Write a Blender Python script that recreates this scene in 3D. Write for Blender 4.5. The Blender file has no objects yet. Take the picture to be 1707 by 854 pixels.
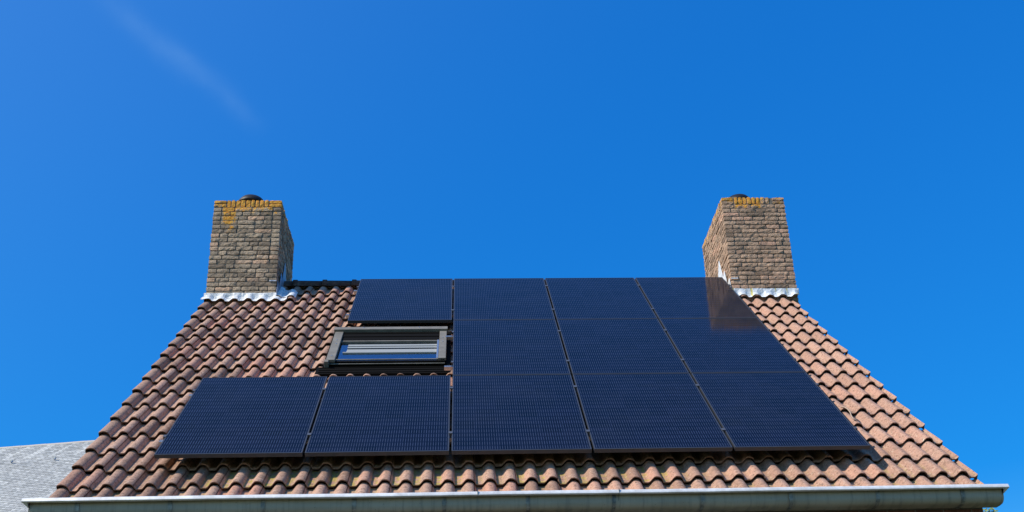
import bpy, bmesh, math, random
from mathutils import Vector, Matrix, noise
random.seed(7)
rad = math.radians
SC = bpy.context.scene
COL = SC.collection

# ------------------------------------------------------------------ camera
TH = 0.7685                                   # roof pitch
CT, ST = math.cos(TH), math.sin(TH)
EV = Vector((0, CT, ST)); NR = Vector((0, -ST, CT)); EU = Vector((1, 0, 0))
def RP(u, v, h=0.0): return EU * u + EV * v + NR * h     # roof plane coordinates -> world
cam_r = Vector((0.99890101, -0.03817369, -0.02719461))
cam_u = Vector((0.009841, -0.39646215, 0.91799832))
cam_f = Vector((0.04582501, 0.91725707, 0.39565078))
CAM = Vector((0.1043042, -8.12066006, -2.92505536))
cd = bpy.data.cameras.new('camera'); cam = bpy.data.objects.new('camera', cd); COL.objects.link(cam)
m = Matrix((cam_r, cam_u, -cam_f)).transposed().to_4x4(); m.translation = CAM
cam.matrix_world = m
cd.sensor_width = 36; cd.lens = 1793.124 / 1707 * 36; cd.shift_y = (640.07 - 427) / 1707
cd.clip_start = 0.1; cd.clip_end = 2000
SC.camera = cam
SC.render.resolution_x = 1024; SC.render.resolution_y = 512
SC.view_settings.view_transform = 'Standard'; SC.view_settings.look = 'None'
SC.view_settings.gamma = 1.0; SC.view_settings.use_curve_mapping = False
SC.view_settings.exposure = 0.0

# ------------------------------------------------------------------ sun and sky
sun_travel = Vector((0.125, 0.052, -0.122)).normalized()
sd = bpy.data.lights.new('sun', 'SUN'); sd.energy = 5.0; sd.angle = rad(0.5); sd.color = (1.0, 0.95, 0.86)
sun = bpy.data.objects.new('sun', sd); COL.objects.link(sun)
sun.rotation_euler = sun_travel.to_track_quat('-Z', 'Y').to_euler()
S = -sun_travel
elev = math.asin(S.z); azim = math.atan2(S.x, S.y)
W = bpy.data.worlds.new('World'); SC.world = W; W.use_nodes = True
nt = W.node_tree; nt.nodes.clear()
def N(t, typ, **k):
    n = t.nodes.new(typ)
    for a, b in k.items():
        if a == 'inp':
            for i, val in b.items(): n.inputs[i].default_value = val
        else: setattr(n, a, b)
    return n
def pix_ray(x, y):
    return (cam_r * ((x - 853.5) / 1793.124) + cam_u * ((640.07 - y) / 1793.124) + cam_f).normalized()
sky = N(nt, 'ShaderNodeTexSky', sky_type='NISHITA', sun_disc=False, sun_elevation=elev, sun_rotation=azim,
        altitude=0, air_density=1.0, dust_density=0.25, ozone_density=3.0)
hs = N(nt, 'ShaderNodeHueSaturation', inp={'Hue': 0.497, 'Saturation': 1.36, 'Value': 1.0})
bg = N(nt, 'ShaderNodeBackground', inp={'Strength': 0.13}); wo = N(nt, 'ShaderNodeOutputWorld')
tc = N(nt, 'ShaderNodeTexCoord')
# thin cirrus streak, laid out in sky directions
d1, d2 = pix_ray(140, -30), pix_ray(455, 215)
nn = d1.cross(d2).normalized(); dm = (d1 + d2).normalized(); al = nn.cross(dm).normalized()
def vm(op, a, b=None):
    n = N(nt, 'ShaderNodeVectorMath', operation=op); nt.links.new(a, n.inputs[0])
    if b is not None:
        if isinstance(b, (tuple, Vector)): n.inputs[1].default_value = b
        else: nt.links.new(b, n.inputs[1])
    return n.outputs['Value'] if op == 'DOT_PRODUCT' else n.outputs[0]
def mm(t, op, a, b=None, c=None, clamp=False):
    n = N(t, 'ShaderNodeMath', operation=op, use_clamp=clamp)
    for i, x in enumerate((a, b, c)):
        if x is None: continue
        if isinstance(x, (int, float)): n.inputs[i].default_value = x
        else: t.links.new(x, n.inputs[i])
    return n.outputs[0]
dirv = tc.outputs['Generated']
nz = N(nt, 'ShaderNodeTexNoise', inp={'Scale': 9.0, 'Detail': 4.0, 'Roughness': 0.5}); nt.links.new(dirv, nz.inputs['Vector'])
nz2 = N(nt, 'ShaderNodeTexNoise', inp={'Scale': 30.0, 'Detail': 6.0}); nt.links.new(dirv, nz2.inputs['Vector'])
dist = mm(nt, 'ADD', vm('DOT_PRODUCT', dirv, nn), mm(nt, 'MULTIPLY', mm(nt, 'SUBTRACT', nz.outputs[0], 0.5), 0.045))
alo = vm('DOT_PRODUCT', dirv, al)                     # along the streak
half = math.acos(d1.dot(d2)) / 2
g = mm(nt, 'POWER', 2.71828, mm(nt, 'MULTIPLY', mm(nt, 'MULTIPLY', dist, dist), -1 / (2 * 0.0068 ** 2)))
t_ = mm(nt, 'DIVIDE', alo, half)
e_ = mm(nt, 'SUBTRACT', 1.0, mm(nt, 'POWER', mm(nt, 'ABSOLUTE', t_), 2.0), clamp=True)
side = mm(nt, 'GREATER_THAN', vm('DOT_PRODUCT', dirv, dm), 0.5)
fac = mm(nt, 'MULTIPLY', mm(nt, 'MULTIPLY', g, e_), mm(nt, 'MULTIPLY', side, mm(nt, 'MULTIPLY', nz2.outputs[0], 0.36)), clamp=True)
mx = N(nt, 'ShaderNodeMix', data_type='RGBA'); mx.inputs['B'].default_value = (1.3, 3.0, 6.2, 1)
nt.links.new(sky.outputs[0], hs.inputs['Color'])
# the phone's deep, even blue: a gentle power curve per channel over the physical sky
sp_ = N(nt, 'ShaderNodeSeparateColor'); cb_ = N(nt, 'ShaderNodeCombineColor'); nt.links.new(hs.outputs[0], sp_.inputs[0])
for i_, (k_, g_) in enumerate(((0.038, 0.35), (0.62, 0.60), (1.08, 0.47))):
    v_ = mm(nt, 'MULTIPLY', mm(nt, 'MAXIMUM', sp_.outputs[i_], 0.0), 0.13)
    hazy = mm(nt, 'MULTIPLY', mm(nt, 'MAXIMUM', mm(nt, 'SUBTRACT', v_, (0.075, 0.30, 0.62)[i_]), 0.0), (0.9, 0.5, 0.1)[i_])   # paler towards the horizon
    o_ = mm(nt, 'ADD', mm(nt, 'MULTIPLY', mm(nt, 'POWER', v_, g_), k_), hazy)
    nt.links.new(mm(nt, 'MULTIPLY', o_, 1 / 0.13), cb_.inputs[i_])
# faint whitish haze on the sun's side of the sky
sv_ = mm(nt, 'MAXIMUM', vm('DOT_PRODUCT', dirv, S), 0.0); hz_ = mm(nt, 'MULTIPLY', sv_, sv_)
mh = N(nt, 'ShaderNodeMix', data_type='RGBA', blend_type='ADD'); mh.inputs['B'].default_value = (0.95, 0.75, 0.35, 1)
nt.links.new(hz_, mh.inputs['Factor']); nt.links.new(cb_.outputs[0], mh.inputs['A'])
nt.links.new(fac, mx.inputs['Factor']); nt.links.new(mh.outputs['Result'], mx.inputs['A'])
nt.links.new(mx.outputs['Result'], bg.inputs['Color']); nt.links.new(bg.outputs[0], wo.inputs[0])

# ------------------------------------------------------------------ helpers
def tag(o, label=None, cat=None, group=None, kind=None):
    if label: o['label'] = label
    if cat: o['category'] = cat
    if group: o['group'] = group
    if kind: o['kind'] = kind
    return o
def empty(name, loc, label, cat, group=None):
    o = bpy.data.objects.new(name, None); COL.objects.link(o); o.location = loc; o.empty_display_size = 0.3
    return tag(o, label, cat, group)
def origin_of(p):
    v = Vector(p.location)
    while p.parent: p = p.parent; v += p.location
    return v
class MB:
    """collects faces, then links them as ONE mesh object"""
    def __init__(s): s.v = []; s.f = []; s.c = []; s.m = []
    def add(s, verts, faces, col=(0.5, 0, 0, 1), mi=0):
        b = len(s.v); s.v += [tuple(p) for p in verts]; s.f += [tuple(i + b for i in f) for f in faces]
        s.c += [col] * len(verts) if isinstance(col, tuple) else list(col); s.m += [mi] * len(faces)
    def hexa(s, P, col=(0.5, 0, 0, 1), mi=0):    # P: 8 points, bottom loop then top loop
        s.add(P, [(0, 3, 2, 1), (4, 5, 6, 7), (0, 1, 5, 4), (1, 2, 6, 5), (2, 3, 7, 6), (3, 0, 4, 7)], col, mi)
    def box(s, a, b, fr=None, col=(0.5, 0, 0, 1), mi=0):
        fr = fr or (lambda x, y, z: Vector((x, y, z)))
        x0, y0, z0 = a; x1, y1, z1 = b
        s.hexa([fr(x0, y0, z0), fr(x1, y0, z0), fr(x1, y1, z0), fr(x0, y1, z0), fr(x0, y0, z1), fr(x1, y0, z1), fr(x1, y1, z1), fr(x0, y1, z1)], col, mi)
    def tube(s, pts, r, n=8):
        base = None; vs = []; fs = []
        for i, p in enumerate(pts):
            p = Vector(p); t = (Vector(pts[min(i + 1, len(pts) - 1)]) - Vector(pts[max(i - 1, 0)])).normalized()
            a = t.orthogonal().normalized() if base is None else (base - t * base.dot(t)).normalized(); base = a
            b = t.cross(a); rr = r[i] if isinstance(r, (list, tuple)) else r
            vs += [p + (a * math.cos(k * 2 * math.pi / n) + b * math.sin(k * 2 * math.pi / n)) * rr for k in range(n)]
        for i in range(len(pts) - 1):
            for k in range(n):
                k2 = (k + 1) % n; fs.append((i * n + k, i * n + k2, (i + 1) * n + k2, (i + 1) * n + k))
        fs.append(tuple(range(n))[::-1]); fs.append(tuple((len(pts) - 1) * n + k for k in range(n)))
        s.add(vs, fs)
    def lathe(s, c, prof, n=40):
        vs = [Vector(c) + Vector((r * math.cos(2 * math.pi * k / n), r * math.sin(2 * math.pi * k / n), z)) for r, z in prof for k in range(n)]
        s.add(vs, [(i * n + k, i * n + (k + 1) % n, (i + 1) * n + (k + 1) % n, (i + 1) * n + k) for i in range(len(prof) - 1) for k in range(n)])
    def build(s, name, mats, parent=None, smooth=False, bevel=0, local=False, fix=False):
        me = bpy.data.meshes.new(name)
        if local: c = Vector((0, 0, 0))
        else:
            lo = [min(p[i] for p in s.v) for i in range(3)]; hi = [max(p[i] for p in s.v) for i in range(3)]
            c = Vector([(a + b) / 2 for a, b in zip(lo, hi)])
        me.from_pydata([(p[0] - c.x, p[1] - c.y, p[2] - c.z) for p in s.v], [], s.f)
        if fix:
            b = bmesh.new(); b.from_mesh(me); bmesh.ops.recalc_face_normals(b, faces=b.faces); b.to_mesh(me); b.free()
        at = me.color_attributes.new('tone', 'FLOAT_COLOR', 'POINT')
        flat = [x for cc in s.c for x in cc]; at.data.foreach_set('color', flat)
        for mt in (mats if isinstance(mats, (list, tuple)) else [mats]): me.materials.append(mt)
        me.polygons.foreach_set('material_index', s.m)
        if smooth: me.polygons.foreach_set('use_smooth', [True] * len(me.polygons))
        me.update()
        o = bpy.data.objects.new(name, me); COL.objects.link(o)
        if parent:
            o.parent = parent; o.location = c if local else c - origin_of(parent)
        else: o.location = c
        if bevel:
            bv = o.modifiers.new('bevel', 'BEVEL'); bv.width = bevel; bv.segments = 2; bv.limit_method = 'ANGLE'
        return o

# ------------------------------------------------------------------ materials
def mat(name, col=(0.5, 0.5, 0.5), rough=0.6, metal=0.0, ior=1.5, spec=None):
    M = bpy.data.materials.new(name); M.use_nodes = True; t = M.node_tree; b = t.nodes['Principled BSDF']
    b.inputs['Base Color'].default_value = (*col, 1); b.inputs['Roughness'].default_value = rough
    b.inputs['Metallic'].default_value = metal; b.inputs['IOR'].default_value = ior
    if spec is not None: b.inputs['Specular IOR Level'].default_value = spec
    return M, t, b
def nz_(t, scale, detail=4, rough=0.55, vec=None, dist=0):
    n = N(t, 'ShaderNodeTexNoise', inp={'Scale': scale, 'Detail': detail, 'Roughness': rough, 'Distortion': dist})
    if vec is not None: t.links.new(vec, n.inputs['Vector'])
    return n.outputs[0]
def ramp(t, fac, stops):
    r = N(t, 'ShaderNodeValToRGB'); t.links.new(fac, r.inputs[0]); el = r.color_ramp.elements
    while len(el) < len(stops): el.new(0.5)
    for e, (p, c) in zip(el, stops): e.position = p; e.color = (*c, 1) if len(c) == 3 else c
    return r.outputs[0]
def sm(t, x, a, b):
    n = N(t, 'ShaderNodeMapRange', interpolation_type='SMOOTHSTEP', inp={1: a, 2: b}); t.links.new(x, n.inputs[0]); return n.outputs[0]
def mixc(t, f, a, b, mode='MIX'):
    n = N(t, 'ShaderNodeMix', data_type='RGBA', blend_type=mode)
    for k, x in (('Factor', f), ('A', a), ('B', b)):
        if isinstance(x, (int, float)): n.inputs[k].default_value = x
        elif isinstance(x, tuple): n.inputs[k].default_value = (*x, 1)
        else: t.links.new(x, n.inputs[k])
    return n.outputs['Result']
def bump(t, b, h, strength=0.5, dist=0.01):
    n = N(t, 'ShaderNodeBump', inp={'Strength': strength, 'Distance': dist}); t.links.new(h, n.inputs['Height']); t.links.new(n.outputs[0], b.inputs['Normal'])
def pos(t): return N(t, 'ShaderNodeNewGeometry').outputs['Position']
def tone(t):
    a = N(t, 'ShaderNodeAttribute', attribute_name='tone'); s = N(t, 'ShaderNodeSeparateColor'); t.links.new(a.outputs['Color'], s.inputs[0]); return s.outputs

def make_tile_mat():
    M, t, b = mat('clay_tile', rough=0.85, spec=0.25); p = pos(t); r, g_, bl = tone(t)[:3]
    base = ramp(t, r, [(0, (0.34, 0.19, 0.125)), (0.35, (0.44, 0.26, 0.18)), (0.7, (0.54, 0.325, 0.225)), (1, (0.54, 0.27, 0.18))])
    sx = N(t, 'ShaderNodeSeparateXYZ'); t.links.new(p, sx.inputs[0])
    pink = sm(t, sx.outputs[0], 0.5, 4.2)                                  # fresher, pinker clay on the right
    base = mixc(t, mm(t, 'MULTIPLY', pink, 0.6), base, (0.50, 0.28, 0.195))
    big = nz_(t, 14, 5, 0.6, p); fine = nz_(t, 48, 6, 0.75, p, 0.6); sp = nz_(t, 150, 2, 0.6, p)
    c = mixc(t, mm(t, 'MULTIPLY', sm(t, fine, 0.51, 0.62), 0.68), base, (0.085, 0.05, 0.034))
    c = mixc(t, mm(t, 'MULTIPLY', sm(t, big, 0.52, 0.72), 0.5), c, (0.15, 0.10, 0.065))
    pale = nz_(t, 42, 5, 0.65, p, 0.8)
    c = mixc(t, mm(t, 'MULTIPLY', sm(t, pale, 0.54, 0.66), 0.6), c, (0.62, 0.45, 0.32))
    wh = nz_(t, 8, 6, 0.6, p)
    c = mixc(t, mm(t, 'MULTIPLY', sm(t, wh, 0.70, 0.74), 0.8), c, (0.72, 0.62, 0.47))
    # yellow-green lichen, stronger where the vertex mask says so (the pans)
    ml = mm(t, 'MULTIPLY', g_, sm(t, nz_(t, 22, 3, 0.6, p), 0.40, 0.60))
    c = mixc(t, mm(t, 'MULTIPLY', ml, 0.75), c, (0.42, 0.33, 0.06))
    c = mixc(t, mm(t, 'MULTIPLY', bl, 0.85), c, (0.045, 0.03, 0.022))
    t.links.new(c, b.inputs['Base Color'])
    h = mm(t, 'ADD', mm(t, 'MULTIPLY', fine, 0.7), mm(t, 'ADD', mm(t, 'MULTIPLY', pale, 0.6), mm(t, 'MULTIPLY', sp, 0.3)))
    bump(t, b, h, 0.9, 0.008)
    return M
def make_brick_mat(name, shift):
    M, t, b = mat(name, rough=0.9, spec=0.2); p = pos(t); r, g_, bl = tone(t)[:3]
    if shift == 'grey':
        base = ramp(t, r, [(0, (0.27, 0.20, 0.14)), (0.4, (0.44, 0.33, 0.225)), (0.8, (0.56, 0.42, 0.285)), (0.93, (0.70, 0.45, 0.29)), (1, (0.68, 0.44, 0.28))])
    elif shift == 'pink':
        base = ramp(t, r, [(0, (0.32, 0.21, 0.14)), (0.35, (0.53, 0.34, 0.22)), (0.75, (0.64, 0.42, 0.275)), (1, (0.70, 0.41, 0.27))])
    else:
        base = ramp(t, r, [(0, (0.12, 0.05, 0.035)), (0.5, (0.2, 0.08, 0.055)), (1, (0.27, 0.13, 0.09))])
    fine = nz_(t, 60, 5, 0.7, p, 0.6); big = nz_(t, 4.5, 4, 0.6, p); sp = nz_(t, 200, 2, 0.6, p)
    c = mixc(t, mm(t, 'MULTIPLY', sm(t, fine, 0.48, 0.68), 0.65), base, (0.075, 0.06, 0.045))
    c = mixc(t, mm(t, 'MULTIPLY', sm(t, big, 0.47, 0.68), 0.45), c, (0.12, 0.10, 0.075))
    c = mixc(t, mm(t, 'MULTIPLY', sm(t, nz_(t, 33, 4, 0.6, p), 0.58, 0.7), 0.4), c, (0.48, 0.39, 0.28))
    li = nz_(t, 15, 4, 0.6, p, 0.5); li2 = nz_(t, 45, 4, 0.6, p)
    lm = sm(t, mm(t, 'ADD', mm(t, 'MULTIPLY', g_, 0.55), mm(t, 'ADD', mm(t, 'MULTIPLY', li, 0.9), mm(t, 'MULTIPLY', li2, 0.35))), 0.84, 0.96)
    c = mixc(t, mm(t, 'MULTIPLY', lm, 0.9), c, ramp(t, li2, [(0.38, (0.80, 0.27, 0.015)), (0.6, (0.80, 0.45, 0.07))]))
    t.links.new(c, b.inputs['Base Color'])
    bump(t, b, mm(t, 'ADD', fine, mm(t, 'MULTIPLY', sp, 0.4)), 1.0, 0.014)
    return M
def make_mortar():
    M, t, b = mat('mortar', rough=0.95, spec=0.1); p = pos(t)
    t.links.new(ramp(t, nz_(t, 25, 4, 0.6, p), [(0.3, (0.10, 0.085, 0.065)), (0.7, (0.26, 0.22, 0.17))]), b.inputs['Base Color'])
    bump(t, b, nz_(t, 150, 3, 0.6, p), 0.5, 0.004); return M
def make_lead(name, c0, c1, stain=0.0, rough=0.5, metal=0.35):
    M, t, b = mat(name, rough=rough, metal=metal); p = pos(t)
    n = nz_(t, 22, 5, 0.65, p, 0.8)
    c = ramp(t, n, [(0.3, c0), (0.65, c1)])
    if stain:
        mp = N(t, 'ShaderNodeMapping', inp={'Scale': (16, 5, 1.5)}); t.links.new(p, mp.inputs[0])
        c = mixc(t, mm(t, 'MULTIPLY', sm(t, nz_(t, 1.0, 3, 0.5, mp.outputs[0]), 0.55, 0.62), stain), c, (0.62, 0.52, 0.12))
    t.links.new(c, b.inputs['Base Color'])
    bump(t, b, nz_(t, 16, 4, 0.6, p, 1.0), 0.8, 0.02); return M
def make_zinc():
    M, t, b = mat('weathered_zinc', rough=0.6, metal=0.1); p = pos(t)
    n = nz_(t, 2.2, 5, 0.6, p); c = ramp(t, n, [(0.3, (0.32, 0.29, 0.21)), (0.7, (0.43, 0.39, 0.29))])
    mp = N(t, 'ShaderNodeMapping', inp={'Scale': (14, 3, 1.2)}); t.links.new(p, mp.inputs[0])
    c = mixc(t, mm(t, 'MULTIPLY', sm(t, nz_(t, 1.5, 5, 0.65, mp.outputs[0]), 0.48, 0.68), 0.65), c, (0.18, 0.185, 0.15))
    sp = nz_(t, 38, 4, 0.6, p); c = mixc(t, mm(t, 'MULTIPLY', sm(t, sp, 0.66, 0.72), 0.7), c, (0.10, 0.11, 0.09))
    t.links.new(c, b.inputs['Base Color'])
    rr = mm(t, 'ADD', 0.36, mm(t, 'MULTIPLY', n, 0.25)); t.links.new(rr, b.inputs['Roughness'])
    bump(t, b, nz_(t, 5, 3, 0.5, p), 0.25, 0.012); return M
PW, PH = 1.134, 1.735
def make_cells():
    """monocrystalline cells under glass: six columns, twenty half-cell rows, ten wires to a cell"""
    M, t, b = mat('solar_cells', rough=0.07, ior=1.22); tcn = N(t, 'ShaderNodeTexCoord')
    s = N(t, 'ShaderNodeSeparateXYZ'); t.links.new(tcn.outputs['Object'], s.inputs[0])
    cw = (PW - 0.03) / 6; ch = (PH - 0.03) / 20
    x = mm(t, 'DIVIDE', mm(t, 'SUBTRACT', s.outputs[0], 0.015), cw); y = mm(t, 'DIVIDE', mm(t, 'SUBTRACT', s.outputs[1], 0.015), ch)
    fx = mm(t, 'FRACT', x); fy = mm(t, 'FRACT', y)
    ex = mm(t, 'LESS_THAN', mm(t, 'ABSOLUTE', mm(t, 'SUBTRACT', fx, 0.5)), 0.475)
    ey = mm(t, 'LESS_THAN', mm(t, 'ABSOLUTE', mm(t, 'SUBTRACT', fy, 0.5)), 0.478)
    cell = mm(t, 'MULTIPLY', ex, ey)
    w = mm(t, 'FRACT', mm(t, 'MULTIPLY', fx, 9.0))
    wire = mm(t, 'LESS_THAN', mm(t, 'ABSOLUTE', mm(t, 'SUBTRACT', w, 0.5)), 0.11)
    dash = mm(t, 'LESS_THAN', mm(t, 'ABSOLUTE', mm(t, 'SUBTRACT', fy, 0.5)), 0.33)
    wire = mm(t, 'MULTIPLY', mm(t, 'MULTIPLY', wire, mm(t, 'ADD', 0.35, mm(t, 'MULTIPLY', dash, 0.65))), cell)
    wn = N(t, 'ShaderNodeTexWhiteNoise', noise_dimensions='2D'); cv = N(t, 'ShaderNodeCombineXYZ')
    t.links.new(mm(t, 'FLOOR', x), cv.inputs[0]); t.links.new(mm(t, 'FLOOR', y), cv.inputs[1]); t.links.new(cv.outputs[0], wn.inputs[0])
    cc = ramp(t, wn.outputs[0], [(0, (0.001, 0.002, 0.005)), (1, (0.004, 0.006, 0.016))])
    c = mixc(t, cell, (0.004, 0.006, 0.016), cc)
    c = mixc(t, wire, c, (0.048, 0.060, 0.098))
    t.links.new(c, b.inputs['Base Color'])
    p = pos(t); d = nz_(t, 3, 5, 0.6, p)
    # a thin film of dust, a little more on some panels
    oi = N(t, 'ShaderNodeObjectInfo'); du = mm(t, 'MULTIPLY', sm(t, nz_(t, 1.3, 6, 0.7, p), 0.35, 0.8), mm(t, 'ADD', 0.003, mm(t, 'MULTIPLY', oi.outputs['Random'], 0.010)))
    t.links.new(mixc(t, du, c, (0.45, 0.42, 0.38)), b.inputs['Base Color'])
    t.links.new(mm(t, 'ADD', 0.05, mm(t, 'MULTIPLY', d, 0.07)), b.inputs['Roughness'])
    return M
MT = make_tile_mat(); MBG = make_brick_mat('grey_brown_brick', 'grey'); MBP = make_brick_mat('pinkish_brick', 'pink'); MBR = make_brick_mat('red_brick', 'red')
MMO = make_mortar(); MLW = make_lead('bright_lead', (0.50, 0.50, 0.49), (0.90, 0.89, 0.86), 0, 0.6, 0.1); MLS = make_lead('stained_lead', (0.60, 0.62, 0.62), (0.92, 0.92, 0.90), 0.9, 0.6, 0.1)
MLD = make_lead('dull_lead', (0.25, 0.28, 0.33), (0.40, 0.43, 0.48)); MZ = make_zinc(); MC = make_cells()
MFR, _, _ = mat('black_anodised_frame', (0.05, 0.052, 0.057), 0.35, 0.0, 1.45)
MCL, _, _ = mat('clamp_aluminium', (0.16, 0.16, 0.165), 0.45, 0.6)
MALU, _, _ = mat('raw_aluminium', (0.62, 0.62, 0.60), 0.38, 0.9)
MBK, _, _ = mat('unlit_room_black', (0.015, 0.015, 0.016), 0.5)
MRT = bpy.data.materials.new('x'); bpy.data.materials.remove(MRT)
MRT, t_r, b_r = mat('ridge_tile_clay', rough=0.8, spec=0.25)
t_r.links.new(ramp(t_r, nz_(t_r, 20, 5, 0.65, pos(t_r)), [(0.3, (0.05, 0.032, 0.024)), (0.6, (0.12, 0.072, 0.05)), (0.75, (0.24, 0.16, 0.11))]), b_r.inputs['Base Color'])
bump(t_r, b_r, nz_(t_r, 70, 4, 0.7, pos(t_r)), 0.7, 0.008)
MSK, tk, bk = mat('window_cover_grey', rough=0.6, metal=0.0, spec=0.25)
tk.links.new(ramp(tk, nz_(tk, 9, 5, 0.65, pos(tk)), [(0.3, (0.15, 0.135, 0.11)), (0.7, (0.25, 0.225, 0.185))]), bk.inputs['Base Color'])
MSD, _, _ = mat('window_dark_grey', (0.010, 0.009, 0.008), 0.7, spec=0.03)
MFL, tf, bf = mat('sooty_flue', rough=0.55, metal=0.3)
tf.links.new(ramp(tf, nz_(tf, 12, 5, 0.6, pos(tf)), [(0.35, (0.008, 0.008, 0.008)), (0.75, (0.035, 0.027, 0.02))]), bf.inputs['Base Color'])

# ------------------------------------------------------------------ ground
GZ = -4.55
def make_ground():
    M, t, b = mat('lawn', rough=0.95, spec=0.1); p = pos(t)
    c = ramp(t, nz_(t, 0.9, 8, 0.65, p), [(0.3, (0.03, 0.055, 0.015)), (0.7, (0.075, 0.10, 0.03))]); t.links.new(c, b.inputs['Base Color'])
    bump(t, b, nz_(t, 25, 5, 0.7, p), 0.8, 0.03)
    g = MB(); n = 40; R_ = 600
    vs = []; fs = []
    for i in range(n + 1):
        for j in range(n + 1):
            x = (i / n * 2 - 1); y = (j / n * 2 - 1); x = math.copysign(abs(x) ** 2, x) * R_; y = math.copysign(abs(y) ** 2, y) * R_
            d = math.hypot(x, y - 4); z = GZ + (0 if d < 25 else noise.noise(Vector((x / 60, y / 60, 0))) * min(1, (d - 25) / 60) * 1.2)
            vs.append((x, y, z))
    for i in range(n):
        for j in range(n): a = i * (n + 1) + j; fs.append((a, a + n + 1, a + n + 2, a + 1))
    g.add(vs, fs); tag(g.build('ground', M), kind='structure')
    MP, tp, bp = mat('bounce_paving', rough=0.9, spec=0.2); pp = pos(tp)
    bt = N(tp, 'ShaderNodeTexBrick', inp={'Color1': (0.24, 0.22, 0.19, 1), 'Color2': (0.19, 0.175, 0.15, 1), 'Mortar': (0.08, 0.08, 0.07, 1), 'Scale': 1.0, 'Mortar Size': 0.012, 'Brick Width': 0.5, 'Row Height': 0.5})
    tp.links.new(pp, bt.inputs['Vector'])
    tp.links.new(mixc(tp, 0.5, bt.outputs[0], ramp(tp, nz_(tp, 3, 6, 0.6, pp), [(0.3, (0.7, 0.7, 0.66)), (0.7, (1, 1, 1))]), 'MULTIPLY'), bp.inputs['Base Color'])
    q = MB(); q.box((-3.6, -6.0, GZ - 0.1), (4.8, -0.28, GZ + 0.03)); tag(q.build('bounce_terrace', MP), kind='structure')  # unseen slab, added depth and tone chosen to bounce light up to the gutter
make_ground()

# ------------------------------------------------------------------ the house
HX0, HX1 = -2.93, 4.10
house = empty('house', (0.6, 4.2, GZ), 'brick house with orange-brown clay tile roof, two brick chimneys and a zinc gutter', 'house')
H_CREST, AMP = -0.12, 0.052
PIT = 0.1643; C0 = 0.143                 # roll pitch and the crest of one roll
RV = 5.60                                # ridge along the slope
GA, V0 = 0.34, -0.6                      # course gauge, eave edge
U0, U1 = -3.022, 4.215
def prof(u):
    """tile section: flat pan, rounded roll, steep on its right; crest at 0, pan at -AMP"""
    e = C0 - 19 * PIT - u                # left verge: the outer roll stays high up to its edge
    if e > 0: return -AMP * 0.25 * min(1.0, e / 0.043) ** 2
    s = ((u - C0) / PIT + 0.55) % 1.0    # crest at 0.55
    if s < 0.55:
        q = (0.55 - s) / 0.36
        if q >= 1.12: return -AMP
        return -AMP * (0.5 - 0.5 * math.cos(math.pi * min(1.0, q / 1.12))) ** 1.25
    q = (s - 0.55) / 0.33
    if q < 1: return -AMP * (1 - math.sqrt(max(0.0, 1 - q ** 2.3)))
    return -AMP
def seam(u):
    k = (u - (C0 + 0.045)) / (2 * PIT); return (k - math.floor(k)) * 2 * PIT
SLOPE = 0.037                            # rise of a tile's tail over the course beneath
def tile_h(u, v):                        # top surface
    k = math.floor((v - V0) / GA); w = (v - V0) / GA - k
    return H_CREST + prof(u) - SLOPE * w
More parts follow.
